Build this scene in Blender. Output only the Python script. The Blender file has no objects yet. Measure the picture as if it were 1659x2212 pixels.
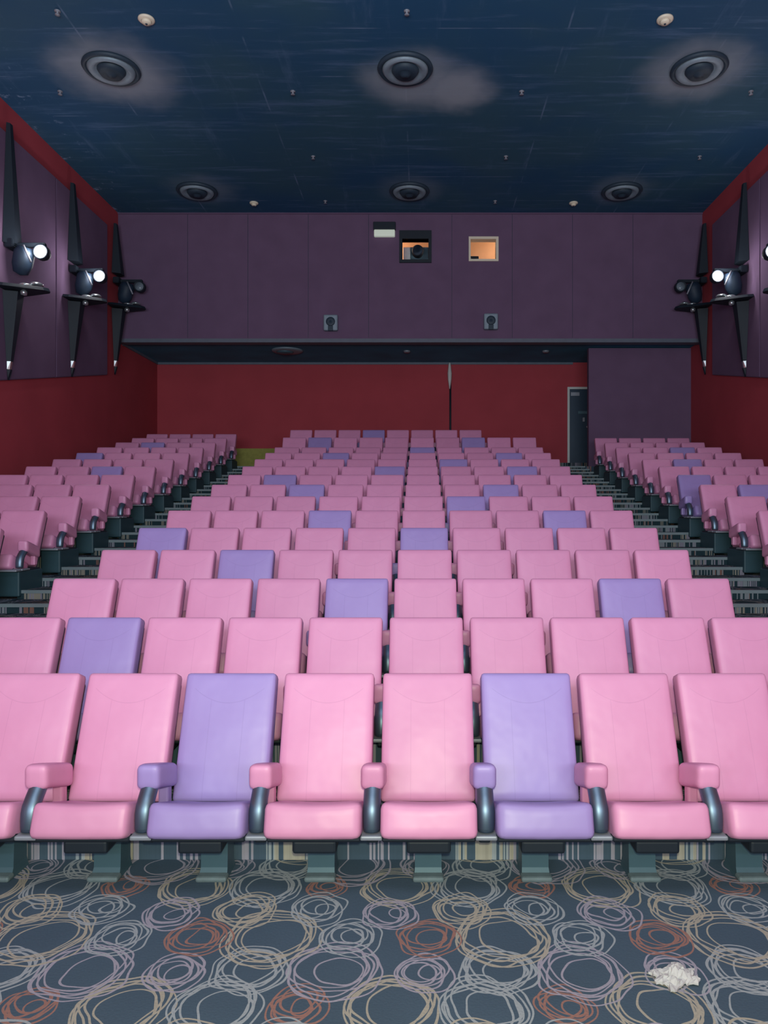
import bpy, bmesh, math, random
from mathutils import Vector, Matrix
R = math.radians
S = bpy.context.scene
COL = S.collection
random.seed(7)

# ------------------------------------------------------------------ camera, light, exposure
P = 0.57            # seat pitch
RHO = 0.94          # row spacing
RISE = 0.19         # rise per row
CX, CZ = 0.243, 1.95
cam = bpy.data.cameras.new('camera'); cam_o = bpy.data.objects.new('camera', cam); COL.objects.link(cam_o)
cam_o.location = (CX, 0, CZ); cam_o.rotation_euler = (R(90), 0, 0)
cam.sensor_fit = 'VERTICAL'; cam.sensor_height = 36.0; cam.sensor_width = 27.0
cam.lens = 36.0 * 1600 / 2212
cam.shift_x = -78.5 / 2212; cam.shift_y = -3.0 / 2212
cam.clip_end = 200
S.camera = cam_o
S.view_settings.view_transform = 'Standard'; S.view_settings.look = 'None'
S.view_settings.gamma = 1.0; S.view_settings.use_curve_mapping = False
S.view_settings.exposure = 0.0

world = bpy.data.worlds.new('world'); S.world = world; world.use_nodes = True
wb = world.node_tree.nodes['Background']; wb.inputs[0].default_value = (0.02, 0.03, 0.06, 1); wb.inputs[1].default_value = 0.2

def area(name, loc, rot, sx, sy, power, col):
    l = bpy.data.lights.new(name, 'AREA'); l.shape = 'RECTANGLE'; l.size = sx; l.size_y = sy
    l.energy = power; l.color = col
    o = bpy.data.objects.new(name, l); COL.objects.link(o); o.location = loc; o.rotation_euler = rot
    return o
def point(name, loc, power, col, rad=0.1):
    l = bpy.data.lights.new(name, 'POINT'); l.energy = power; l.color = col; l.shadow_soft_size = rad
    o = bpy.data.objects.new(name, l); COL.objects.link(o); o.location = loc
    return o
# broad bluish fill added behind the camera for general brightness, no known source
area('hall_fill', (0, -5.6, 4.4), (R(90), 0, 0), 9, 4.5, 350, (0.90, 0.92, 1.0))
# camera flash
point('flash_light', (CX + 0.02, 0.0, CZ + 0.12), 345, (0.95, 1.0, 0.64), 0.04)
# unseen fill added to brighten the ceiling and upper walls, not a real fitting
area('ceiling_fill', (0, -2.5, 3.2), (R(150), 0, 0), 9, 3, 1450, (0.80, 0.92, 1.0))
# invented soft fill overhead, out of view, to lift the dark areas
area('overhead_fill', (0, -1.5, 8.9), (0, 0, 0), 6, 2, 260, (1.0, 0.95, 1.0))

# ------------------------------------------------------------------ materials
def new_mat(name):
    m = bpy.data.materials.new(name); m.use_nodes = True
    nt = m.node_tree; b = nt.nodes['Principled BSDF']
    return m, nt, b
def rgb(h):
    def f(c):
        c /= 255.0
        return c / 12.92 if c <= 0.04045 else ((c + 0.055) / 1.055) ** 2.4
    return (f(int(h[0:2], 16)), f(int(h[2:4], 16)), f(int(h[4:6], 16)), 1)
def simple(name, hexc, rough=0.6, metal=0.0, noise=0.0, nscale=8.0, spec=0.5, bump=0.0):
    m, nt, b = new_mat(name)
    c = rgb(hexc)
    b.inputs['Roughness'].default_value = rough; b.inputs['Metallic'].default_value = metal
    b.inputs['Specular IOR Level'].default_value = spec
    tc = nt.nodes.new('ShaderNodeTexCoord')
    n = nt.nodes.new('ShaderNodeTexNoise'); n.inputs['Scale'].default_value = nscale; n.inputs['Detail'].default_value = 5
    nt.links.new(tc.outputs['Object'], n.inputs['Vector'])
    mx = nt.nodes.new('ShaderNodeMix'); mx.data_type = 'RGBA'
    k0, k1 = 1 - noise, 1 + noise
    mx.inputs[6].default_value = (c[0] * k0, c[1] * k0, c[2] * k0, 1)
    mx.inputs[7].default_value = (min(1, c[0] * k1), min(1, c[1] * k1), min(1, c[2] * k1), 1)
    nt.links.new(n.outputs['Fac'], mx.inputs[0]); nt.links.new(mx.outputs[2], b.inputs['Base Color'])
    if bump:
        bp = nt.nodes.new('ShaderNodeBump'); bp.inputs['Strength'].default_value = bump; bp.inputs['Distance'].default_value = 0.01
        nt.links.new(n.outputs['Fac'], bp.inputs['Height']); nt.links.new(bp.outputs[0], b.inputs['Normal'])
    return m
def emit(name, hexc, strength):
    m, nt, b = new_mat(name)
    b.inputs['Base Color'].default_value = rgb(hexc); b.inputs['Emission Color'].default_value = rgb(hexc)
    b.inputs['Emission Strength'].default_value = strength
    return m

class NB:
    """tiny node builder"""
    def __init__(s, nt): s.nt = nt
    def new(s, t, **kw):
        n = s.nt.nodes.new(t)
        for k, v in kw.items(): setattr(n, k, v)
        return n
    def put(s, sock, v):
        if hasattr(v, 'is_linked') or isinstance(v, bpy.types.NodeSocket): s.nt.links.new(v, sock)
        else: sock.default_value = v
    def m(s, op, a, b=None, c=None, clamp=False):
        n = s.new('ShaderNodeMath', operation=op, use_clamp=clamp)
        s.put(n.inputs[0], a)
        if b is not None: s.put(n.inputs[1], b)
        if c is not None: s.put(n.inputs[2], c)
        return n.outputs[0]
    def v(s, op, a, b=None, c=None):
        n = s.new('ShaderNodeVectorMath', operation=op)
        s.put(n.inputs[0], a)
        if b is not None: s.put(n.inputs[1], b)
        if c is not None: s.put(n.inputs[2], c)
        return n.outputs['Value'] if op in ('LENGTH', 'DISTANCE', 'DOT_PRODUCT') else n.outputs[0]
    def mix(s, f, a, b):
        n = s.new('ShaderNodeMix', data_type='RGBA')
        s.put(n.inputs[0], f); s.put(n.inputs[6], a); s.put(n.inputs[7], b)
        return n.outputs[2]

def vinyl(name, hexc, stitched=False):
    m, nt, b = new_mat(name); N = NB(nt)
    c = rgb(hexc)
    tc = N.new('ShaderNodeTexCoord')
    n1 = N.new('ShaderNodeTexNoise'); n1.inputs['Scale'].default_value = 7; n1.inputs['Detail'].default_value = 4
    nt.links.new(tc.outputs['Object'], n1.inputs['Vector'])
    col = N.mix(n1.outputs['Fac'], (c[0] * .95, c[1] * .93, c[2] * .95, 1), (min(1, c[0] * 1.05), min(1, c[1] * 1.07), min(1, c[2] * 1.05), 1))
    oi = N.new('ShaderNodeObjectInfo')
    k = N.m('MULTIPLY_ADD', oi.outputs['Random'], 0.10, 0.94)
    col = N.v('SCALE', col) if False else col
    hs = N.new('ShaderNodeHueSaturation'); nt.links.new(col, hs.inputs['Color']); nt.links.new(k, hs.inputs['Value'])
    col = hs.outputs[0]
    b.inputs['Roughness'].default_value = 0.42; b.inputs['Specular IOR Level'].default_value = 0.45
    n2 = N.new('ShaderNodeTexNoise'); n2.inputs['Scale'].default_value = 4.5; n2.inputs['Detail'].default_value = 2
    nt.links.new(tc.outputs['Object'], n2.inputs['Vector'])
    bp = N.new('ShaderNodeBump'); bp.inputs['Strength'].default_value = 0.35; bp.inputs['Distance'].default_value = 0.03
    h = n2.outputs['Fac']
    if stitched:
        sx = N.new('ShaderNodeSeparateXYZ'); nt.links.new(tc.outputs['Object'], sx.inputs[0])
        x, z = sx.outputs[0], sx.outputs[2]
        ax = N.m('ABSOLUTE', x)
        # headrest seam sagging from the upper corners, two upright seams below it
        arc = N.m('MULTIPLY_ADD', N.m('MULTIPLY', ax, ax), 2.1, 0.175)
        d1 = N.m('ABSOLUTE', N.m('SUBTRACT', z, arc))
        l1 = N.m('LESS_THAN', d1, 0.0022)
        l1 = N.m('MULTIPLY', l1, N.m('LESS_THAN', ax, 0.20))
        d2 = N.m('ABSOLUTE', N.m('SUBTRACT', ax, 0.095))
        l2 = N.m('MULTIPLY', N.m('LESS_THAN', d2, 0.0016), N.m('LESS_THAN', z, arc))
        seam = N.m('MAXIMUM', l1, l2)
        col = N.mix(N.m('MULTIPLY', seam, 0.2), col, (c[0] * .55, c[1] * .5, c[2] * .6, 1))
        h = N.m('SUBTRACT', h, N.m('MULTIPLY', seam, 0.15))
    nt.links.new(col, b.inputs['Base Color'])
    nt.links.new(h, bp.inputs['Height']); nt.links.new(bp.outputs[0], b.inputs['Normal'])
    return m

PINK, LILAC = 'D48FB6', '9D88C5'
M = {}
M['pink'] = vinyl('pink_vinyl', PINK); M['pink_back'] = vinyl('pink_back_vinyl', PINK, True)
M['lilac'] = vinyl('lilac_vinyl', LILAC); M['lilac_back'] = vinyl('lilac_back_vinyl', LILAC, True)
M['plastic'] = simple('black_plastic', '2C3542', 0.45, noise=.1)
M['gloss'] = simple('satin_dark_metal', '66788A', 0.42, 0.85, noise=.05)
M['steel'] = simple('grey_steel', '456270', 0.5, 0.2, noise=.1)
M['foot'] = simple('worn_foot_plate', '6A7C84', 0.7, 0.1, noise=.25, nscale=25)
M['teal'] = simple('teal_end_panel', '24424C', 0.6, noise=.2)
M['palemetal'] = simple('pale_metal', '8E929E', 0.5, 0.3, noise=.1)
M['purple'] = simple('plum_fabric', '6B5570', 0.95, noise=.16, nscale=2.2, spec=.15, bump=.1)
M['red'] = simple('red_fabric_wall', 'A8454F', 0.9, noise=.14, nscale=1.4, spec=.15, bump=.1)
M['dark'] = simple('dark_navy_paint', '1E3044', 0.6, noise=.2)
M['black'] = simple('black_metal', '0E1C2A', 0.65, noise=.1)
M['silver'] = simple('silver_metal', 'C0C8CC', 0.25, 0.8, noise=.05)
M['cream'] = simple('cream_plastic', 'E4D9C4', 0.5, noise=.03)
M['greyring'] = simple('grey_vent_metal', '8292A0', 0.55, 0.2, noise=.12, nscale=20)
M['darkring'] = simple('dark_vent_metal', '263848', 0.6, noise=.12, nscale=20)
M['booth'] = simple('booth_plaster', 'F0B488', 0.8, noise=.06)
M['doorpaint'] = simple('door_paint', '16324A', 0.45, noise=.1)
M['trimgrey'] = simple('grey_trim', '5C6474', 0.6, noise=.15)
M['white'] = simple('white_paint', 'C9CCCB', 0.5, noise=.05)
M['paper'] = simple('white_tissue', 'C4C4C8', 0.85, noise=.06)
M['yellow'] = simple('worn_yellow_carpet', '8E8A48', 0.95, noise=.25, nscale=14)
M['lens'] = emit('lamp_glow', 'FFF8EA', 140.0)
M['lens2'] = emit('lamp_glow_cool', 'F6F2FF', 90.0)
M['tube'] = emit('pale_tube_glow', 'C8D2C4', 0.38)
M['glass'] = simple('dull_lens_glass', '7C8894', 0.12, noise=.02, spec=.9)

def ceiling_mat():
    m, nt, b = new_mat('scuffed_navy_ceiling'); N = NB(nt)
    g = N.new('ShaderNodeNewGeometry'); pos = g.outputs['Position']
    def noise(scale_vec, sc, det=6, rough=.6):
        v = N.v('MULTIPLY', pos, scale_vec)
        n = N.new('ShaderNodeTexNoise'); n.inputs['Scale'].default_value = sc; n.inputs['Detail'].default_value = det
        n.inputs['Roughness'].default_value = rough; nt.links.new(v, n.inputs['Vector']); return n.outputs['Fac']
    brush = noise((0.35, 3.2, 1), 1.6, 7, .7)
    brush2 = noise((2.6, 0.4, 1), 1.1, 7, .7)
    patch = noise((1, 1, 1), 0.35, 3)
    def ramp(f, a, bb):
        n = N.new('ShaderNodeMapRange'); n.interpolation_type = 'SMOOTHSTEP'
        n.inputs[1].default_value = a; n.inputs[2].default_value = bb; nt.links.new(f, n.inputs[0]); return n.outputs[0]
    col = N.mix(ramp(patch, .35, .65), rgb('255074'), rgb('33586E'))
    col = N.mix(N.m('MULTIPLY', ramp(brush, .50, .78), .55), col, rgb('6580A8'))
    col = N.mix(N.m('MULTIPLY', ramp(brush2, .56, .80), .45), col, rgb('627CA0'))
    # seams between plaster boards
    sep = N.new('ShaderNodeSeparateXYZ'); nt.links.new(pos, sep.inputs[0])
    fy = N.m('PINGPONG', sep.outputs[1], 0.61); fx = N.m('PINGPONG', sep.outputs[0], 1.22)
    seam = N.m('MAXIMUM', N.m('LESS_THAN', fy, .012), N.m('LESS_THAN', fx, .014))
    col = N.mix(N.m('MULTIPLY', seam, ramp(noise((1, 1, 1), 1.3, 3), .45, .7)), col, rgb('5F7898'))
    # scuffed pale flakes close to the left wall
    flake = N.m('MULTIPLY', ramp(noise((1.2, 1.2, 1), 2.3, 6, .75), .57, .66), ramp(sep.outputs[0], -6.0, -6.8))
    col = N.mix(N.m('MULTIPLY', flake, .7), col, rgb('8FA6C8'))
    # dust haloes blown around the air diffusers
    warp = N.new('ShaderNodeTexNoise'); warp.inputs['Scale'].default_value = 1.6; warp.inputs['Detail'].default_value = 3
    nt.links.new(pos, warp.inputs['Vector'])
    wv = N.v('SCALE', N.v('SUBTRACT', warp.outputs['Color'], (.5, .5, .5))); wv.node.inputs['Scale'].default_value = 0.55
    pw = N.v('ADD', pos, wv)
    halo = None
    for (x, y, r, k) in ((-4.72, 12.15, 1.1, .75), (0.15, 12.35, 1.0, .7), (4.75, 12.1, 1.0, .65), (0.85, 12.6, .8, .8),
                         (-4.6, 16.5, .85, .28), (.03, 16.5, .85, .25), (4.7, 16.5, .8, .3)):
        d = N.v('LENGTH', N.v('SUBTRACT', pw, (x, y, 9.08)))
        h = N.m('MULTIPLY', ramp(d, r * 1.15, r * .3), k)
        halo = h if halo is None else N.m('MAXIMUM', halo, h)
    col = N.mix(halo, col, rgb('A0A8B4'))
    nt.links.new(col, b.inputs['Base Color']); b.inputs['Roughness'].default_value = .75; b.inputs['Specular IOR Level'].default_value = .25
    return m
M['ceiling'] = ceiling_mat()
M['soffit'] = simple('scuffed_blue_soffit_paint', '2C7896', .8, noise=.45, nscale=1.3)

def carpet_mat(name, base, dim=1.0):
    m, nt, b = new_mat(name); N = NB(nt)
    g = N.new('ShaderNodeNewGeometry'); sep = N.new('ShaderNodeSeparateXYZ'); nt.links.new(g.outputs['Position'], sep.inputs[0])
    cmb = N.new('ShaderNodeCombineXYZ'); nt.links.new(sep.outputs[0], cmb.inputs[0]); nt.links.new(sep.outputs[1], cmb.inputs[1])
    pos = cmb.outputs[0]
    TX, TY = 1.055, 0.93
    T = (TX, TY, 1.0); H = (TX / 2, TY / 2, 0.5)
    warps = []
    for i in range(4):
        off = N.v('ADD', pos, (13.1 * i, 7.7 * i, 3.3 * i))
        n = N.new('ShaderNodeTexNoise'); n.inputs['Scale'].default_value = 4.2; n.inputs['Detail'].default_value = 1
        n.noise_dimensions = '2D'; nt.links.new(off, n.inputs['Vector'])
        w = N.v('SUBTRACT', n.outputs['Color'], (.5, .5, .5))
        sc = N.v('MULTIPLY', w, (.085, .085, 0))
        dx, dy = [(0.020, 0.012), (-0.022, 0.008), (0.006, -0.022), (-.010, .018)][i]
        warps.append(N.v('ADD', N.v('ADD', pos, sc), (dx, dy, 0)))
    lil, cream, org, grey = rgb('B0AABC'), rgb('BAB2A4'), rgb('A87A6E'), rgb('ACB4BC')
    #   x, y, radii, colour
    motifs = [
        (0.13, 0.12, (.17, .15, .115), cream), (0.50, 0.12, (.165, .14, .105), grey), (0.82, 0.13, (.095, .07, .045), org),
        (0.93, 0.35, (.18, .15, .10), lil), (0.26, 0.34, (.11, .075, .05), lil), (0.58, 0.36, (.145, .12, .08), grey),
        (0.62, 0.60, (.20, .17, .145), cream), (0.98, 0.60, (.12, .085, .05), grey), (0.28, 0.60, (.125, .09, .06), org),
        (0.10, 0.80, (.12, .09, .05), lil), (0.45, 0.83, (.13, .10, .06), cream), (0.80, 0.84, (.12, .08, .05), grey),
    ]
    col = base
    fib = N.new('ShaderNodeTexNoise'); fib.inputs['Scale'].default_value = 90; fib.inputs['Detail'].default_value = 2
    nt.links.new(pos, fib.inputs['Vector'])
    pile = N.new('ShaderNodeTexNoise'); pile.inputs['Scale'].default_value = 2.0; nt.links.new(pos, pile.inputs['Vector'])
    col = N.mix(pile.outputs['Fac'], tuple(c * .85 for c in base[:3]) + (1,), tuple(c * 1.2 for c in base[:3]) + (1,))
    for (x, y, radii, c) in motifs:
        mask = None
        for wi, w in enumerate(warps):
            q = N.v('WRAP', N.v('SUBTRACT', w, (x, y, 0)), H, tuple(-h for h in H))
            d = N.v('LENGTH', q)
            rr = radii[:2] if wi in (0, 2) else (radii[2 if wi == 1 else 0] * (1 if wi == 1 else 1.06),)
            for r in rr:
                t = N.m('COMPARE', d, r, .0044)
                mask = t if mask is None else N.m('MAXIMUM', mask, t)
        c = tuple(k * dim for k in c[:3]) + (1,)
        col = N.mix(N.m('MULTIPLY', mask, .92), col, c)
    col = N.mix(N.m('MULTIPLY', fib.outputs['Fac'], .35), col, (base[0] * .6, base[1] * .6, base[2] * .6, 1))
    nt.links.new(col, b.inputs['Base Color']); b.inputs['Roughness'].default_value = .95; b.inputs['Specular IOR Level'].default_value = .1
    bp = N.new('ShaderNodeBump'); bp.inputs['Strength'].default_value = .3; bp.inputs['Distance'].default_value = .005
    nt.links.new(fib.outputs['Fac'], bp.inputs['Height']); nt.links.new(bp.outputs[0], b.inputs['Normal'])
    return m
M['carpet'] = carpet_mat('looped_ring_carpet', rgb('4C5E70'))
M['carpet_dark'] = carpet_mat('looped_ring_step_carpet', rgb('22343B'), .5)
M['nosing'] = simple('step_nosing_metal', '6E7B80', .5, .2, noise=.2, nscale=6)

# ------------------------------------------------------------------ mesh helpers
def finish(name, bm, mat, parent=None, smooth=False, loc=None):
    me = bpy.data.meshes.new(name)
    bmesh.ops.recalc_face_normals(bm, faces=bm.faces)
    bm.to_mesh(me); bm.free()
    for x in (mat if isinstance(mat, (list, tuple)) else [mat]): me.materials.append(x)
    if smooth: me.polygons.foreach_set('use_smooth', [True] * len(me.polygons))
    o = bpy.data.objects.new(name, me); COL.objects.link(o)
    if parent: o.parent = parent
    if loc: o.location = loc
    return o
def box(bm, x0, x1, y0, y1, z0, z1, mi=0):
    vs = [bm.verts.new(p) for p in ((x0, y0, z0), (x1, y0, z0), (x1, y1, z0), (x0, y1, z0), (x0, y0, z1), (x1, y0, z1), (x1, y1, z1), (x0, y1, z1))]
    for f in ((0, 3, 2, 1), (4, 5, 6, 7), (0, 1, 5, 4), (1, 2, 6, 5), (2, 3, 7, 6), (3, 0, 4, 7)):
        fa = bm.faces.new([vs[i] for i in f]); fa.material_index = mi
    return vs
def bevelbox(x0, x1, y0, y1, z0, z1, r=.01, seg=2):
    bm = bmesh.new(); box(bm, x0, x1, y0, y1, z0, z1)
    bmesh.ops.bevel(bm, geom=list(bm.edges), offset=r, segments=seg, affect='EDGES', profile=.5)
    return bm
def pillow(hx, hy, hz, r, n=(10, 6, 10), bulge=0.0, axis=1, fn=None):
    """rounded, softly bulging cushion centred on the origin; axis = the axis along which it bulges"""
    bm = bmesh.new(); H = (hx, hy, hz)
    verts = {}
    def vert(i, j, k):
        key = (i, j, k)
        if key in verts: return verts[key]
        u = [2 * a / b - 1 for a, b in zip(key, n)]
        # denser near the edges
        u = [math.copysign(1 - (1 - abs(a)) ** 1.35, a) for a in u]
        p = [u[a] * H[a] for a in range(3)]
        c = [max(-H[a] + r, min(H[a] - r, p[a])) for a in range(3)]
        d = Vector([p[a] - c[a] for a in range(3)])
        if d.length > 1e-9: d = d.normalized() * r
        q = [c[a] + d[a] for a in range(3)]
        o = [a for a in range(3) if a != axis]
        b = (1 - (q[o[0]] / H[o[0]]) ** 2) * (1 - (q[o[1]] / H[o[1]]) ** 2)
        q[axis] *= 1 + bulge * max(0, b) ** .6
        if fn: q = fn(q)
        verts[key] = bm.verts.new(q); return verts[key]
    for a in range(3):
        b, c = [x for x in range(3) if x != a]
        for side in (0, n[a]):
            for i in range(n[b]):
                for j in range(n[c]):
                    quad = []
                    for (di, dj) in ((0, 0), (1, 0), (1, 1), (0, 1)):
                        key = [0, 0, 0]; key[a] = side; key[b] = i + di; key[c] = j + dj
                        quad.append(vert(*key))
                    bm.faces.new(quad)
    return bm
def sweep(path, w, h, seg=14, cap=True):
    """elliptical tube along points in the y-z plane (w = half width in x, h = half depth)"""
    bm = bmesh.new(); rings = []
    for i, (y, z, s) in enumerate(path):
        a = path[max(0, i - 1)]; b = path[min(len(path) - 1, i + 1)]
        t = Vector((0, b[0] - a[0], b[1] - a[1])).normalized(); nrm = Vector((0, -t.z, t.y))
        rings.append([bm.verts.new(Vector((0, y, z)) + Vector((1, 0, 0)) * w * s * math.cos(2 * math.pi * k / seg) + nrm * h * s * math.sin(2 * math.pi * k / seg)) for k in range(seg)])
    for a, b in zip(rings, rings[1:]):
        for k in range(seg): bm.faces.new((a[k], a[(k + 1) % seg], b[(k + 1) % seg], b[k]))
    if cap: bm.faces.new(rings[0]); bm.faces.new(rings[-1])
    return bm
def lathe(profile, seg=40, bm=None, mi=0, rot=None, off=None):
    bm = bm or bmesh.new(); rings = []
    for (r, z) in profile:
        ring = []
        for k in range(seg):
            p = Vector((r * math.cos(2 * math.pi * k / seg), r * math.sin(2 * math.pi * k / seg), z))
            if rot is not None: p = rot @ p
            if off is not None: p = p + Vector(off)
            ring.append(bm.verts.new(p))
        rings.append(ring)
    for a, b in zip(rings, rings[1:]):
        for k in range(seg):
            f = bm.faces.new((a[k], a[(k + 1) % seg], b[(k + 1) % seg], b[k])); f.material_index = mi
    for rg in (rings[0], rings[-1]):
        f = bm.faces.new(rg); f.material_index = mi
    return bm
def tag(o, label, cat, group=None):
    o['label'] = label; o['category'] = cat
    if group: o['group'] = group
    return o
def thing(name, label, cat, loc=(0, 0, 0), rz=0, group=None):
    o = bpy.data.objects.new(name, None); COL.objects.link(o); o.location = loc; o.rotation_euler = (0, 0, rz)
    o.empty_display_size = .1
    return tag(o, label, cat, group)
def struct(name, bm, mat):
    o = finish(name, bm, mat); o['kind'] = 'structure'; return o

# ------------------------------------------------------------------ the hall
WX = 7.02           # half width inside
ZC = 9.10           # ceiling
ZS = 6.04           # underside of the projection booth
YS = 17.8           # face of the booth
YB = 20.45          # rear wall
YF = -6.0
YR = lambda k: 4.14 + RHO * (k - 2)      # riser in front of tier k
ZT = lambda k: RISE * (k - 1)

bm = bmesh.new(); box(bm, -WX, WX, YF, YR(2), -.2, 0); struct('floor', bm, M['carpet'])
AI, AO = 5 * P + .02, 7.62 * P - .03      # aisle between these |x|
bm = bmesh.new()
for k in range(2, 18):
    z = ZT(k); y0, y1 = YR(k), YR(k + 1)
    if k == 17: z, y1 = ZT(17), YB
    zm = z + {14: .11, 15: .19, 16: .10}.get(k, 0)
    box(bm, -AI, AI, y0, y1, -.2, zm)
    for s in (-1, 1): box(bm, *sorted((s * AO, s * WX)), y0, y1, -.2, z)
struct('floor_tiers', bm, M['carpet'])
bm = bmesh.new(); box(bm, -WX, WX, 19.35, YB, 3.04, 3.20); struct('floor_rear', bm, M['carpet_dark'])
for s, nm in ((-1, 'left'), (1, 'right')):
    bm = bmesh.new()
    xa, xb = sorted((s * AI, s * AO))
    for k in range(2, 18):
        for h in (0, 1):
            y0 = YR(k) - RHO / 2 + h * RHO / 2; z = ZT(k) - RISE / 2 + h * RISE / 2
            y1 = y0 + RHO / 2
            if k == 17 and h: y1 = 19.35
            box(bm, xa, xb, y0, y1, -.2, z)
            box(bm, xa + .01, xb - .01, y0 - .006, y0 + .045, z - .03, z + .006, 1)
    struct('floor_aisle_' + nm, bm, [M['carpet_dark'], M['nosing']])

bm = bmesh.new(); box(bm, -WX - .2, -WX, YF, YB + .2, -.2, ZC); struct('wall_left', bm, M['red'])
bm = bmesh.new(); box(bm, WX, WX + .2, YF, YB + .2, -.2, ZC); struct('wall_right', bm, M['red'])
bm = bmesh.new(); box(bm, -WX, WX, YF - .2, YF, -.2, ZC); struct('wall_front', bm, M['dark'])
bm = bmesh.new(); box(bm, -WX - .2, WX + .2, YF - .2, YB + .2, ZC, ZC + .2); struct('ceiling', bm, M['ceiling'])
# rear wall with a door opening
DX0, DX1, DZ1 = 4.30, 5.25, 5.36
bm = bmesh.new()
box(bm, -WX, DX0, YB, YB + .2, 0, ZS + .1); box(bm, DX1, WX, YB, YB + .2, 0, ZS + .1)
box(bm, DX0, DX1, YB, YB + .2, DZ1, ZS + .1); box(bm, DX0, DX1, YB, YB + .2, 0, 3.20)
struct('wall_back', bm, M['red'])
# booth front with its openings (plum fabric)
HA = (-.19, .44, 7.95, 8.47); HB = (1.42, 2.09, 7.97, 8.50)
bm = bmesh.new()
def wall_with_holes(bm, x0, x1, y0, y1, z0, z1, holes):
    xs = sorted({x0, x1} | {h[0] for h in holes} | {h[1] for h in holes})
    for a, b in zip(xs, xs[1:]):
        inside = [h for h in holes if h[0] <= a and h[1] >= b]
        if not inside: box(bm, a, b, y0, y1, z0, z1)
        else:
            h = inside[0]; box(bm, a, b, y0, y1, z0, h[2]); box(bm, a, b, y0, y1, h[3], z1)
wall_with_holes(bm, -WX, WX, YS, YS + .22, ZS, ZC, [HA, HB])
struct('wall_booth', bm, M['purple'])
bm = bmesh.new()   # upright joints between the fabric bays, a thin dark strip each
for x in (-5.35, -3.9, -2.45, -1.0, 1.0, 2.45, 3.9, 5.35): box(bm, x - .004, x + .004, YS - .004, YS, ZS + .06, ZC)
struct('trim_1', bm, M['dark'])
bm = bmesh.new(); box(bm, -WX, WX, YS - .02, YS + .24, ZS - .05, ZS + .04); struct('trim_2', bm, M['trimgrey'])
bm = bmesh.new(); box(bm, -WX, WX, YS + .24, YB, ZS, ZS + .15); struct('ceiling_booth', bm, M['soffit'])
bm = bmesh.new(); box(bm, -2.0, 4.0, 19.6, 19.7, ZS + .15, ZC); box(bm, -2.1, -2.0, YS + .22, 19.7, ZS + .15, ZC); box(bm, 4.0, 4.1, YS + .22, 19.7, ZS + .15, ZC)
struct('wall_booth_back', bm, M['booth'])
point('booth_lamp', (-1.2, 18.9, 8.85), 75, (1.0, .78, .56), .15)
point('booth_lamp', (3.2, 18.8, 8.85), 75, (1.0, .84, .60), .15)
# pale chipped trim where ceiling meets booth and rear wall
bm = bmesh.new(); box(bm, -WX, WX, YS - .03, YS, ZC - .03, ZC); struct('trim_3', bm, M['purple'])
bm = bmesh.new(); box(bm, -WX, 4.45, YB - .03, YB, ZS - .06, ZS); box(bm, -WX, -WX + .03, YS + .24, YB, ZS - .06, ZS); struct('trim_4', bm, M['trimgrey'])
# screen wall in front of the rear door
bm = bmesh.new(); box(bm, 4.46, WX, 18.55, 18.72, 2.5, ZS - .02); struct('wall_vestibule', bm, M['purple'])
# raised worn platform at the end of the left aisle
pl = bmesh.new(); box(pl, -5.6, -1.6, 18.95, YB - .01, 3.04, 3.54)
o = finish('platform', pl, M['yellow']); tag(o, 'worn yellow-green carpeted platform at the top of the left aisle', 'platform')
# rear door
d = bpy.data.objects.new('door_1', None); COL.objects.link(d); d.location = (DX0, YB, 3.2); d['kind'] = 'structure'
W_, H_ = DX1 - DX0, DZ1 - 3.2
finish('door_leaf', bevelbox(.06, W_ - .06, .02, .07, .01, H_ - .06, .005), M['doorpaint'], d)
fr = bmesh.new(); box(fr, 0, .06, -.03, .1, 0, H_); box(fr, W_ - .06, W_, -.03, .1, 0, H_); box(fr, .06, W_ - .06, -.03, .1, H_ - .06, H_)
finish('door_frame', fr, M['white'], d)
finish('door_sign', bevelbox(.10, .34, .005, .018, H_ - .24, H_ - .14, .004), M['palemetal'], d)
finish('door_plate', bevelbox(.30, .62, .0, .018, 1.42, 1.50, .004), M['steel'], d)
hb = bevelbox(.42, .48, -.03, .018, 1.20, 1.32, .008); finish('door_latch', hb, M['palemetal'], d)
hk = lathe([(0.0, -.04), (.04, -.04), (.05, -.02), (.03, .0), (.03, .03)], 16, rot=Matrix.Rotation(R(-90), 3, 'X'), off=(.56, -.02, 1.06)); finish('door_handle', hk, M['silver'], d, True)

# ------------------------------------------------------------------ acoustic panels on the side walls
def z_low(y): return 4.18 + (y - 12.69) * .205
POSN = {(-1, 0): 'left wall, directly before the red strip at the booth', (-1, 1): 'left wall, cut by the photo edge',
        (1, 0): 'right wall, directly before the red strip at the booth', (1, 1): 'right wall, cut by the photo edge'}
for s in (-1, 1):
    for i, (y0, y1) in enumerate(((14.66, 17.06), (12.24, 14.64))):
        o = bpy.data.objects
        bm = bmesh.new()
        xa, xb = s * (WX - .008), s * (WX - .06)
        pts = [(y0, z_low(y0)), (y1, z_low(y1)), (y1, 8.54), (y0, 8.54)]
        A = [bm.verts.new((xb, y, z)) for y, z in pts]; B = [bm.verts.new((xa, y, z)) for y, z in pts]
        bm.faces.new(A); bm.faces.new(B)
        for k in range(4): bm.faces.new((A[k], A[(k + 1) % 4], B[(k + 1) % 4], B[k]))
        bmesh.ops.bevel(bm, geom=[e for e in bm.edges if all(abs(v.co.x - xb) < 1e-6 for v in e.verts)], offset=.015, segments=2, affect='EDGES')
        o = finish('acoustic_panel', bm, M['purple'])
        tag(o, 'plum fabric acoustic panel, ' + POSN[(s, i)], 'wall panel', 'plum acoustic panels')

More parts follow.
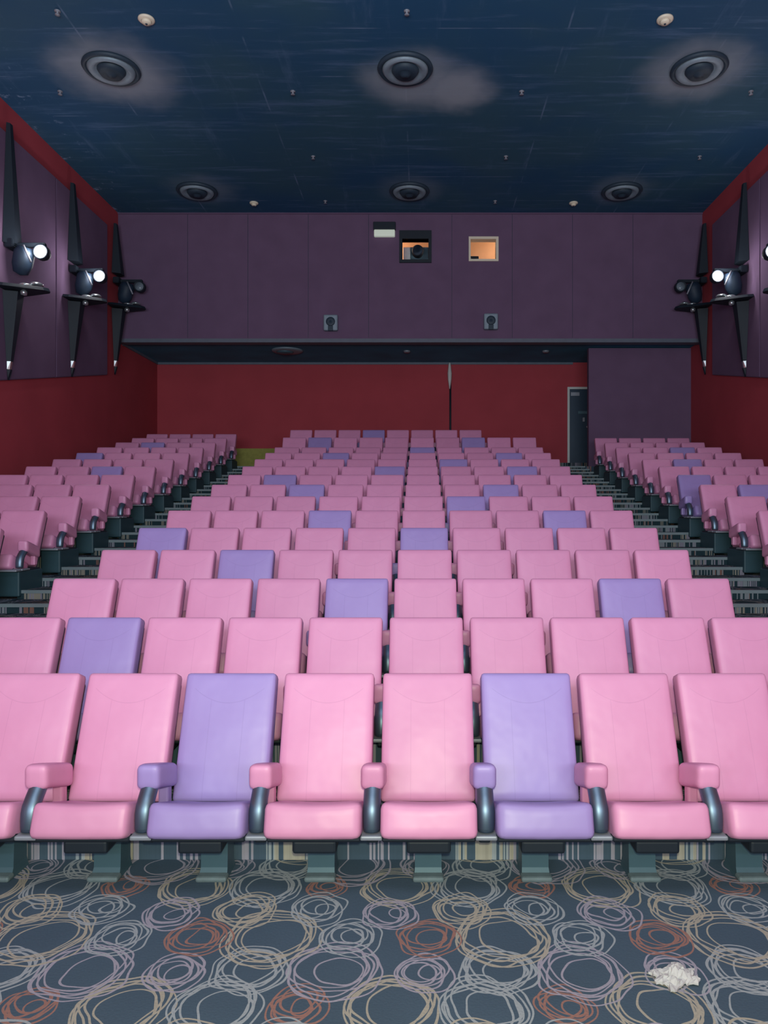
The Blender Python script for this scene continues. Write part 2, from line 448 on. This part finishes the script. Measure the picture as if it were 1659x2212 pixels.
# ------------------------------------------------------------------ wall fins and spotlights
def fin(s, y, zu, zt, zl, zb, label):
    """s = side; everything modelled for the left wall facing +x, mirrored by sx"""
    t = thing('wall_fin', label, 'wall fixture', (s * WX, y, 0), 0, 'dark tapered wall fins')
    q = -s
    def taper(w0, w1, d0, d1, z0, z1):
        bm = bmesh.new(); ring = []
        for (w, dd, z) in ((w0, d0, z0), (w1, d1, z1)):
            ring.append([bm.verts.new((q * x, yy, z)) for x, yy in ((.07, -w), (dd, -w * .55), (dd, w * .55), (.07, w))])
        a, b = ring
        for k in range(4): bm.faces.new((a[k], a[(k + 1) % 4], b[(k + 1) % 4], b[k]))
        bm.faces.new(a); bm.faces.new(b); return bm
    finish('upper_fin', taper(.19, .075, .25, .12, zu, zt), M['black'], t)
    finish('lower_fin', taper(.07, .19, .13, .29, zb + .32, zl - .02), M['black'], t)
    finish('fin_tip', taper(.03, .055, .06, .12, zb, zb + .18), M['black'], t)
    finish('tip_clip', taper(.05, .055, .10, .13, zb + .18, zb + .34), M['silver'], t)
    # pointed shelf
    bm = bmesh.new()
    pts = ((0.07, -.42), (.18, -.40), (.74, -.10), (.80, 0), (.74, .10), (.2, .30), (.07, .30))
    A = [bm.verts.new((q * x, yy, zl)) for x, yy in pts]; B = [bm.verts.new((q * x * .96, yy * .9, zl + .06)) for x, yy in pts]
    bm.faces.new(A); bm.faces.new(B)
    for k in range(len(pts)): bm.faces.new((A[k], A[(k + 1) % len(pts)], B[(k + 1) % len(pts)], B[k]))
    finish('shelf', bm, M['black'], t)
    for (x, yy, r, dz) in ((.42, -.10, .12, .06), (.56, .0, .11, .11)):
        finish('silver_disc', lathe([(0, 0), (r, 0), (r, .02), (r * .7, .045), (0, .05)], 20, off=(q * x, yy, zl + dz)), M['silver'], t, True)
    finish('underside_bolt', lathe([(0, -.10), (.05, -.09), (.06, -.03), (.03, 0)], 16, off=(q * .40, -.12, zl)), M['silver'], t, True)
    return t
def spot(s, y, z, lit, label):
    t = thing('spotlight', label, 'spotlight', (s * WX, y, z), 0, 'spotlights hung from the wall fins')
    q = -s
    bm = bmesh.new(); box(bm, *sorted((q * .08, q * .72)), -.045, .045, .10, .17); box(bm, *sorted((q * .08, q * .22)), -.16, .16, .06, .20)
    bmesh.ops.bevel(bm, geom=list(bm.edges), offset=.012, segments=2, affect='EDGES')
    finish('arm', bm, M['black'], t)
    rot = Matrix.Rotation(R(18) * q, 3, 'Y') @ Matrix.Rotation(R(12), 3, 'X')
    finish('housing', lathe([(.0, .10), (.12, .09), (.17, .0), (.165, -.22), (.12, -.36), (.0, -.40)], 22, rot=rot, off=(q * .36, -.02, 0)), M['dark'], t, True)
    yk = bmesh.new()
    for dx in (-.13,):
        lathe([(.018, -.16), (.018, .16)], 8, yk, rot=Matrix.Rotation(R(24) * -q, 3, 'Y'), off=(q * (.50 + 0), -.2, -.08))
    finish('yoke', yk, M['palemetal'], t, True)
    rl = Matrix.Rotation(R(90), 3, 'X')
    r = .13
    ho = lathe([(0, -.16), (.09, -.15), (.13, -.06), (r, .04), (r, .06), (r - .02, .06), (r - .025, .03)], 26, rot=rl, off=(q * .66, -.02, 0))
    hd = finish('lamp_head', ho, M['black'], t, True)
    ln = lathe([(0, .030), (r - .03, .030), (r - .03, .042), (0, .062)], 26, rot=rl, off=(q * .66, -.02, 0))
    finish('lens', ln, (M['lens'] if lit == 1 else M['lens2']) if lit else M['glass'], t, True)
    if lit:
        point('spotlight_beam', (s * (WX - .66), y - .22, z), 20 if lit == 1 else 15, (1, .97, .95), .12)
    return t
FY = (17.45, 15.30, 12.94)
names = ('nearest the booth', 'second from the booth', 'third from the booth')
for s, side in ((-1, 'left'), (1, 'right')):
    for i, y in enumerate(FY):
        if s == 1 and i == 2: continue
        lo = z_low(y)
        fin(s, y, lo + 2.35 + CZ * 0, 8.70, lo + 1.54, lo, 'black tapered wall fin with pointed shelf on the %s wall, %s' % (side, names[i]))
    for i, y in enumerate(FY):
        lo = z_low(y); lit = 0 if i == 0 else (2 if i == 1 else 1)
        spot(s, y, lo + (2.22 if i == 2 else 2.06), lit, ('glowing' if lit else 'unlit') + ' black spotlight on the %s wall, %s' % (side, names[i]))
# the fin of the third right-hand spotlight stands just outside the frame, its light just inside
fin(1, FY[2], z_low(FY[2]) + 2.35, 8.70, z_low(FY[2]) + 1.54, z_low(FY[2]), 'black tapered wall fin with pointed shelf on the right wall, third from the booth')

# ------------------------------------------------------------------ ceiling fittings
where = {(-1, 0): 'left of the front row of three', (0, 0): 'middle of the front row of three', (1, 0): 'right of the front row of three',
         (-1, 1): 'left of the row near the booth', (0, 1): 'middle of the row near the booth', (1, 1): 'right of the row near the booth'}
for j, y in enumerate((11.95, 16.53)):
    for i in (-1, 0, 1):
        t = thing('ceiling_diffuser', 'round grey stepped air diffuser in the navy ceiling, ' + where[(i, j)], 'air vent', (i * 4.74, y, ZC), 0, 'round air diffusers in the ceiling')
        finish('outer_ring', lathe([(.30, 0), (.44, 0), (.45, -.03), (.42, -.07), (.38, -.05), (.34, -.0)], 44), M['darkring'], t, True)
        finish('middle_ring', lathe([(.20, -.01), (.36, -.01), (.37, -.05), (.33, -.10), (.25, -.06), (.20, -.03)], 44), M['greyring'], t, True)
        finish('centre_cone', lathe([(.0, -.02), (.22, -.02), (.22, -.06), (.17, -.13), (.10, -.10), (.06, -.15), (0, -.155)], 36), M['darkring'], t, True)
for x, y, r, w in ((-3.74, 10.77, .118, 'front left'), (3.80, 10.77, .118, 'front right'), (-3.62, 17.2, .10, 'rear left by the booth'), (3.80, 17.2, .10, 'rear right by the booth')):
    t = thing('smoke_detector', 'small round cream smoke detector on the ceiling, ' + w, 'smoke detector', (x, y, ZC), 0, 'smoke detectors on the ceiling')
    finish('detector_base', lathe([(0, 0), (r, 0), (r, -.02), (r * .8, -.035), (0, -.035)], 28), M['cream'], t, True)
    finish('detector_cap', lathe([(0, -.035), (r * .62, -.035), (r * .55, -.065), (r * .2, -.075), (0, -.075)], 24), M['cream'], t, True)
    finish('detector_eye', lathe([(0, -.075), (r * .15, -.075), (r * .12, -.082), (0, -.082)], 12), M['dark'], t)
spr = [(-5.9, 12.63, 'beside the front left diffuser'), (-1.93, 12.63, 'between the left and middle front diffusers'), (1.97, 12.63, 'between the middle and right front diffusers'),
       (5.88, 12.63, 'beyond the front right diffuser'), (-1.92, 14.95, 'between the diffuser rows, left of centre'), (5.88, 14.95, 'between the diffuser rows by the right wall'),
       (1.97, 14.95, 'between the diffuser rows, right of centre'), (-1.95, 17.1, 'close to the booth, left of centre'), (1.97, 17.1, 'close to the booth, right of centre'),
       (-4.95, 10.6, 'near the top left corner'), (0.05, 10.6, 'near the top edge, centre')]
for x, y, w in spr:
    t = thing('sprinkler_head', 'tiny pale sprinkler head on the ceiling, ' + w, 'sprinkler', (x, y, ZC), 0, 'sprinkler heads on the ceiling')
    finish('sprinkler_rose', lathe([(0, 0), (.045, 0), (.04, -.012), (.015, -.015), (.012, -.05), (.035, -.052), (.035, -.058), (0, -.058)], 16), M['palemetal'], t, True)
# fittings under the booth
t = thing('downlight_plate', 'wide pale oval light plate under the booth, left of centre', 'ceiling light', (-3.15, 18.9, ZS))
finish('plate', lathe([(0, 0), (.40, 0), (.38, -.03), (.3, -.045), (0, -.05)], 36), M['greyring'], t, True)
finish('lamp_cover', lathe([(0, -.05), (.22, -.05), (.18, -.08), (0, -.09)], 30, off=(-.06, 0, 0)), M['steel'], t, True)
for x, w in ((-.10, 'left one in the middle'), (3.45, 'one nearer the rear door')):
    t = thing('small_downlight', 'small pale round fitting under the booth, ' + w, 'ceiling light', (x, 18.95, ZS), 0, 'small fittings under the booth')
    finish('fitting_ring', lathe([(0, 0), (.09, 0), (.085, -.03), (.06, -.05), (0, -.05)], 20), M['palemetal'], t, True)
# conduit and cable on the rear wall
t = thing('wall_cable', 'thin dark cable with white upper sleeve down the red rear wall', 'cable', (1.07, YB, 0))
finish('cable', lathe([(.028, 3.0), (.026, 5.75)], 10, off=(0.0, -.03, 0)), M['black'], t, True)
cb = bmesh.new(); lathe([(.012, 5.30), (.05, 5.55), (.06, 5.72), (.03, 5.98), (.02, 6.02)], 12, cb, off=(-.02, -.08, 0)); finish('white_sleeve', cb, M['white'], t, True)

# booth wall fittings
t = thing('projection_window', 'black framed lit projection window with a projector behind it', 'window', (0, YS, 0))
fr = bmesh.new()
x0, x1, z0, z1 = HA
box(fr, x0 - .07, x0, -.05, .20, z0 - .05, z1 + .20); box(fr, x1, x1 + .07, -.05, .20, z0 - .05, z1 + .20)
box(fr, x0, x1, -.05, .20, z1, z1 + .20); box(fr, x0, x1, -.05, .20, z0 - .05, z0 + .02)
finish('window_frame', fr, M['black'], t)
gl, nt, b = new_mat('window_glass'); b.inputs['Transmission Weight'].default_value = 1; b.inputs['Roughness'].default_value = .0; b.inputs['IOR'].default_value = 1.1; b.inputs['Base Color'].default_value = (1, 1, 1, 1)
gm = bmesh.new(); box(gm, x0, x1, .09, .10, z0 + .02, z1); finish('pane', gm, gl, t)
t = thing('projector', 'grey digital projector standing in the booth behind the black framed window', 'projector', (.10, 18.35, 7.27))
finish('projector_body', bevelbox(-.22, .36, -.1, .55, .82, 1.18, .03), M['steel'], t)
finish('projector_lens', lathe([(0, 0), (.13, 0), (.14, -.2), (.11, -.22), (0, -.2)], 24, rot=Matrix.Rotation(R(-90), 3, 'X'), off=(.08, -.1, 1.02)), M['dark'], t, True)
finish('projector_stand', bevelbox(-.2, .3, 0, .5, -1.07, .82, .02), M['black'], t)
finish('side_unit', bevelbox(-.28, -.1, -.14, .1, .82, 1.16, .02), M['white'], t)
t = thing('viewing_window', 'cream framed lit booth window, right of the black framed one', 'window', (0, YS, 0))
x0, x1, z0, z1 = HB
fr = bmesh.new()
box(fr, x0 - .015, x0 + .03, -.025, .2, z0 - .03, z1 + .03); box(fr, x1 - .03, x1 + .03, -.025, .2, z0 - .03, z1 + .03)
box(fr, x0 + .03, x1 - .03, -.025, .2, z1 - .03, z1 + .03); box(fr, x0 + .03, x1 - .03, -.025, .2, z0 - .03, z0 + .02)
finish('window_frame', fr, M['cream'], t)
gm = bmesh.new(); box(gm, x0 + .03, x1 - .03, .09, .10, z0 + .02, z1 - .03); finish('pane', gm, gl, t)
t = thing('booth_device', 'dark boxy device at the lower left corner behind the cream framed window', 'device', (1.58, 18.2, 6.19))
finish('device_body', bevelbox(-.14, .10, 0, 0.3, 1.3, 2.02, .02), M['dark'], t); finish('device_stand', bevelbox(-.1, .06, .05, .25, 0, 1.3, .01), M['black'], t)
t = thing('emergency_light', 'black wall lamp box with pale glowing lower half, left of the windows', 'wall lamp', (-.615, YS, 8.68))
finish('lamp_box', bevelbox(-.265, .265, -.12, 0, -.01, .17, .01), M['black'], t)
finish('lamp_cover', bevelbox(-.25, .25, -.11, 0, -.17, -.01, .02), M['tube'], t)
for x, z, w in ((-1.90, 6.44, 'left of the pair'), (1.93, 6.47, 'right of the pair')):
    t = thing('wall_speaker', 'small square grey wall speaker low on the booth front, ' + w, 'speaker', (x, YS, z), 0, 'small speakers on the booth front')
    finish('speaker_box', bevelbox(-.17, .17, -.14, 0, -.19, .19, .03), M['greyring'], t)
    finish('speaker_cone', lathe([(0, 0), (.11, 0), (.10, .02), (.05, .01), (0, .015)], 24, rot=Matrix.Rotation(R(90), 3, 'X'), off=(0, -.14, .02)), M['darkring'], t, True)
    finish('speaker_bracket', bevelbox(-.06, .06, -.15, -.10, -.20, -.08, .01), M['darkring'], t)

# ------------------------------------------------------------------ the cinema seats
LEAN = math.atan2(1.013 - .33, .32 - .03)        # angle of the back from the floor
def seat_proto(kind):
    mat, mback = M[kind], M[kind + '_back']
    t = bpy.data.objects.new('cinema_seat', None); COL.objects.link(t); t.empty_display_size = .1
    # backrest: local z runs up the lean
    L = .70
    b = finish('backrest', pillow(.2595, .052, L / 2, .020, (14, 6, 16), .42), mback, t, True)
    a = math.pi / 2 - LEAN
    b.rotation_euler = (-a, 0, 0)
    b.location = (0, .175 + .045, .665)
    sh = bevelbox(-.25, .25, .045, .085, -.36, .31, .015); finish('back_shell', sh, M['plastic'], b)
    # seat cushion, tipped back, front edge dipping a little in the middle
    def dip(q):
        x, y, z = q
        if z > 0: z -= .012 * (1 - (x / .24) ** 2)
        if y < 0: y -= .012 * (1 - (x / .24) ** 2)
        return (x, y, z)
    c = finish('seat_cushion', pillow(.239, .20, .086, .036, (14, 10, 8), .03, 2, dip), mat, t, True)
    c.rotation_euler = (R(-20), 0, 0); c.location = (0, -.205, .372)
    bmx = bmesh.new(); box(bmx, -.235, .235, -.31, .06, -.03, .02); bmesh.ops.bevel(bmx, geom=list(bmx.edges), offset=.01, segments=1, affect='EDGES')
    u = finish('underframe', bmx, M['black'], t); u.location = (0, -.04, .30); u.rotation_euler = (R(-8), 0, 0)
    bmx = bevelbox(-.11, .11, -.30, .02, -.03, .04, .015); u2 = finish('tilt_box', bmx, M['black'], t); u2.location = (0, -.02, .27)
    # pedestal leg
    pm = bmesh.new()
    def ring(y0, y1, w, z): return [pm.verts.new(p) for p in ((-w, y0, z), (w, y0, z), (w, y1, z), (-w, y1, z))]
    rs = [ring(-.05, .08, .074, .27), ring(-.05, .08, .071, .15), ring(-.055, .08, .071, .05), ring(-.075, .085, .074, .018), ring(-.09, .09, .078, .0)]
    for p_, q_ in zip(rs, rs[1:]):
        for k in range(4): pm.faces.new((p_[k], p_[(k + 1) % 4], q_[(k + 1) % 4], q_[k]))
    pm.faces.new(rs[0]); pm.faces.new(rs[-1])
    finish('pedestal_leg', pm, M['steel'], t)
    ft = bevelbox(-.082, .082, -.125, -.06, .0, .03, .012); finish('foot_plate', ft, M['foot'], t)
    add_arm(t, kind, -P / 2)
    return t
ARM = {}
def arm_meshes(kind):
    mat = M[kind]
    def curve(q):
        x, y, z = q
        f = max(0, (-y - .06) / .12)
        return (x, y, z + (-.04 - y) * .32 - .012 * f * f)
    return [('armrest', pillow(.060, .155, .064, .030, (8, 14, 8), .03, 2, curve), mat, (0, -.095, .568), True),
            ('arm_support', bevelbox(-.028, .028, -.02, .045, -.14, .05, .012), mat, (0, .0, .50), False),
            ('arm_post', sweep([(-.18, .57, .98), (-.20, .545, 1.0), (-.255, .495, 1.0), (-.28, .465, 1.02), (-.292, .435, 1.02), (-.298, .40, 1.0), (-.30, .37, .97), (-.30, .352, .93)], .044, .036), M['gloss'], (0, 0, 0), True),
            ('arm_foot', bevelbox(-.055, .055, -.345, -.20, .318, .342, .008), M['palemetal'], (0, 0, 0), False),
            ('arm_bracket', bevelbox(-.03, .03, -.24, .10, .26, .33, .01), M['black'], (0, 0, 0), False)]
def add_arm(t, kind, x):
    if kind not in ARM:
        ARM[kind] = []
        for (n, bmm, m, loc, sm) in arm_meshes(kind):
            o = finish(n, bmm, m, t, sm, (x + loc[0], loc[1], loc[2])); ARM[kind].append(o)
    else:
        for src in ARM[kind]:
            o = src.copy(); COL.objects.link(o); o.parent = t; o.location.x = src.location.x - (-P / 2) + x
PROTO = {k: seat_proto(k) for k in ('pink', 'lilac')}
ENDP = finish('end_panel', bevelbox(-.04, .20, -.38, .14, .03, .315, .015), M['teal'], PROTO['pink'])
ENDT = finish('end_plate', bevelbox(-.05, .22, -.46, -.16, .316, .338, .008), M['palemetal'], PROTO['pink'])
used = {'pink': False, 'lilac': False}
def copy_tree(o, parent=None):
    c = o.copy(); COL.objects.link(c)
    if parent: c.parent = parent
    for ch in o.children: copy_tree(ch, c)
    return c
ENDP.parent = None; ENDT.parent = None
ORD = ['', 'first', 'second', 'third', 'fourth', 'fifth', 'sixth', 'seventh', 'eighth', 'ninth', 'tenth', 'eleventh', 'twelfth', 'thirteenth', 'fourteenth', 'fifteenth', 'sixteenth']
PALE = {  # the lilac seats
    'middle': {1: (3, 6), 2: (1,), 3: (4, 8), 4: (2,), 5: (0, 5), 6: (3, 8), 7: (6,), 8: (2, 7), 9: (1,), 10: (4, 8), 11: (6,), 12: (2, 8), 13: (5,), 14: (1, 7), 15: (3,)},
    'left': {10: (2,), 12: (0,), 14: (1,), 9: ()}, 'right': {9: (0,), 8: (1,), 11: (1,), 13: (2,)}}
def put_seat(block, row, j, x, n, extra_z=0, end_arm=False, end_side=0):
    kind = 'lilac' if j in PALE[block].get(row, ()) else 'pink'
    t = copy_tree(PROTO[kind])
    t.location = (x, 4.0 + RHO * (row - 1), ZT(row) + extra_z)
    if block == 'middle':
        lab = '%s cinema seat, middle block, %s row from the front, %s from the left' % (kind, ORD[row], ORD[j + 1])
        grp = 'middle block of cinema seats'
    else:
        a = (4 - j) if block == 'left' else j + 1
        back = (17 - row) if block == 'left' else (16 - row)
        lab = '%s cinema seat, %s block, %s row from the back, %s from the aisle' % (kind, block, ORD[back], ORD[a])
        grp = block + ' block of cinema seats'
    tag(t, lab, 'seat', grp)
    if end_arm: add_arm(t, kind, P / 2)
    if end_side:
        for src in (ENDP, ENDT):
            o = src.copy(); COL.objects.link(o); o.parent = t
            if end_side > 0: o.location = (P / 2, 0, 0); o.rotation_euler = (0, 0, 0); o.scale.x = -1
            else: o.location = (-P / 2, 0, 0)
for row in range(1, 16):
    n = 8 if row == 15 else 10
    for j in range(n):
        put_seat('middle', row, j, (j - 4.5) * P, n, {14: .11, 15: .19}.get(row, 0), j == n - 1)
for row in range(5, 17):
    for j in range(4):
        put_seat('left', row, j, (-11.55 + j + .5) * P + .0, 4, 0, j == 3, 1 if j == 3 else 0)
for row in range(5, 16):
    for j in range(4):
        put_seat('right', row, j, (7.60 + j + .5) * P, 4, 0, j == 3, -1 if j == 0 else 0)
def remove_tree(o):
    for ch in list(o.children): remove_tree(ch)
    bpy.data.objects.remove(o)
for k in PROTO: remove_tree(PROTO[k])
bpy.data.objects.remove(ENDP); bpy.data.objects.remove(ENDT)

# ------------------------------------------------------------------ scrap of tissue on the carpet
rnd = random.Random(3)
bm = bmesh.new(); n = 14; g = {}
for i in range(n + 1):
    for j in range(n + 1):
        u, v = i / n * 2 - 1, j / n * 2 - 1
        r = 1 - .25 * abs(math.sin(3 * math.atan2(v, u + 1e-6)))
        z = .012 + .028 * (1 - max(abs(u), abs(v))) * (1 + math.sin(7 * u + 3 * v)) * .7 + rnd.uniform(0, .012)
        g[i, j] = bm.verts.new((u * .10 * r + rnd.uniform(-.006, .006), v * .075 * r + rnd.uniform(-.006, .006), z))
for i in range(n):
    for j in range(n): bm.faces.new((g[i, j], g[i + 1, j], g[i + 1, j + 1], g[i, j + 1]))
ret = bmesh.ops.extrude_face_region(bm, geom=list(bm.faces))
for v in [e for e in ret['geom'] if isinstance(e, bmesh.types.BMVert)]: v.co.z = max(0.002, v.co.z - .008)
o = finish('crumpled_tissue', bm, M['paper']); o.location = (1.30, 3.08, 0); o.rotation_euler = (0, 0, R(25))
tag(o, 'crumpled white tissue lying on the patterned carpet', 'litter')
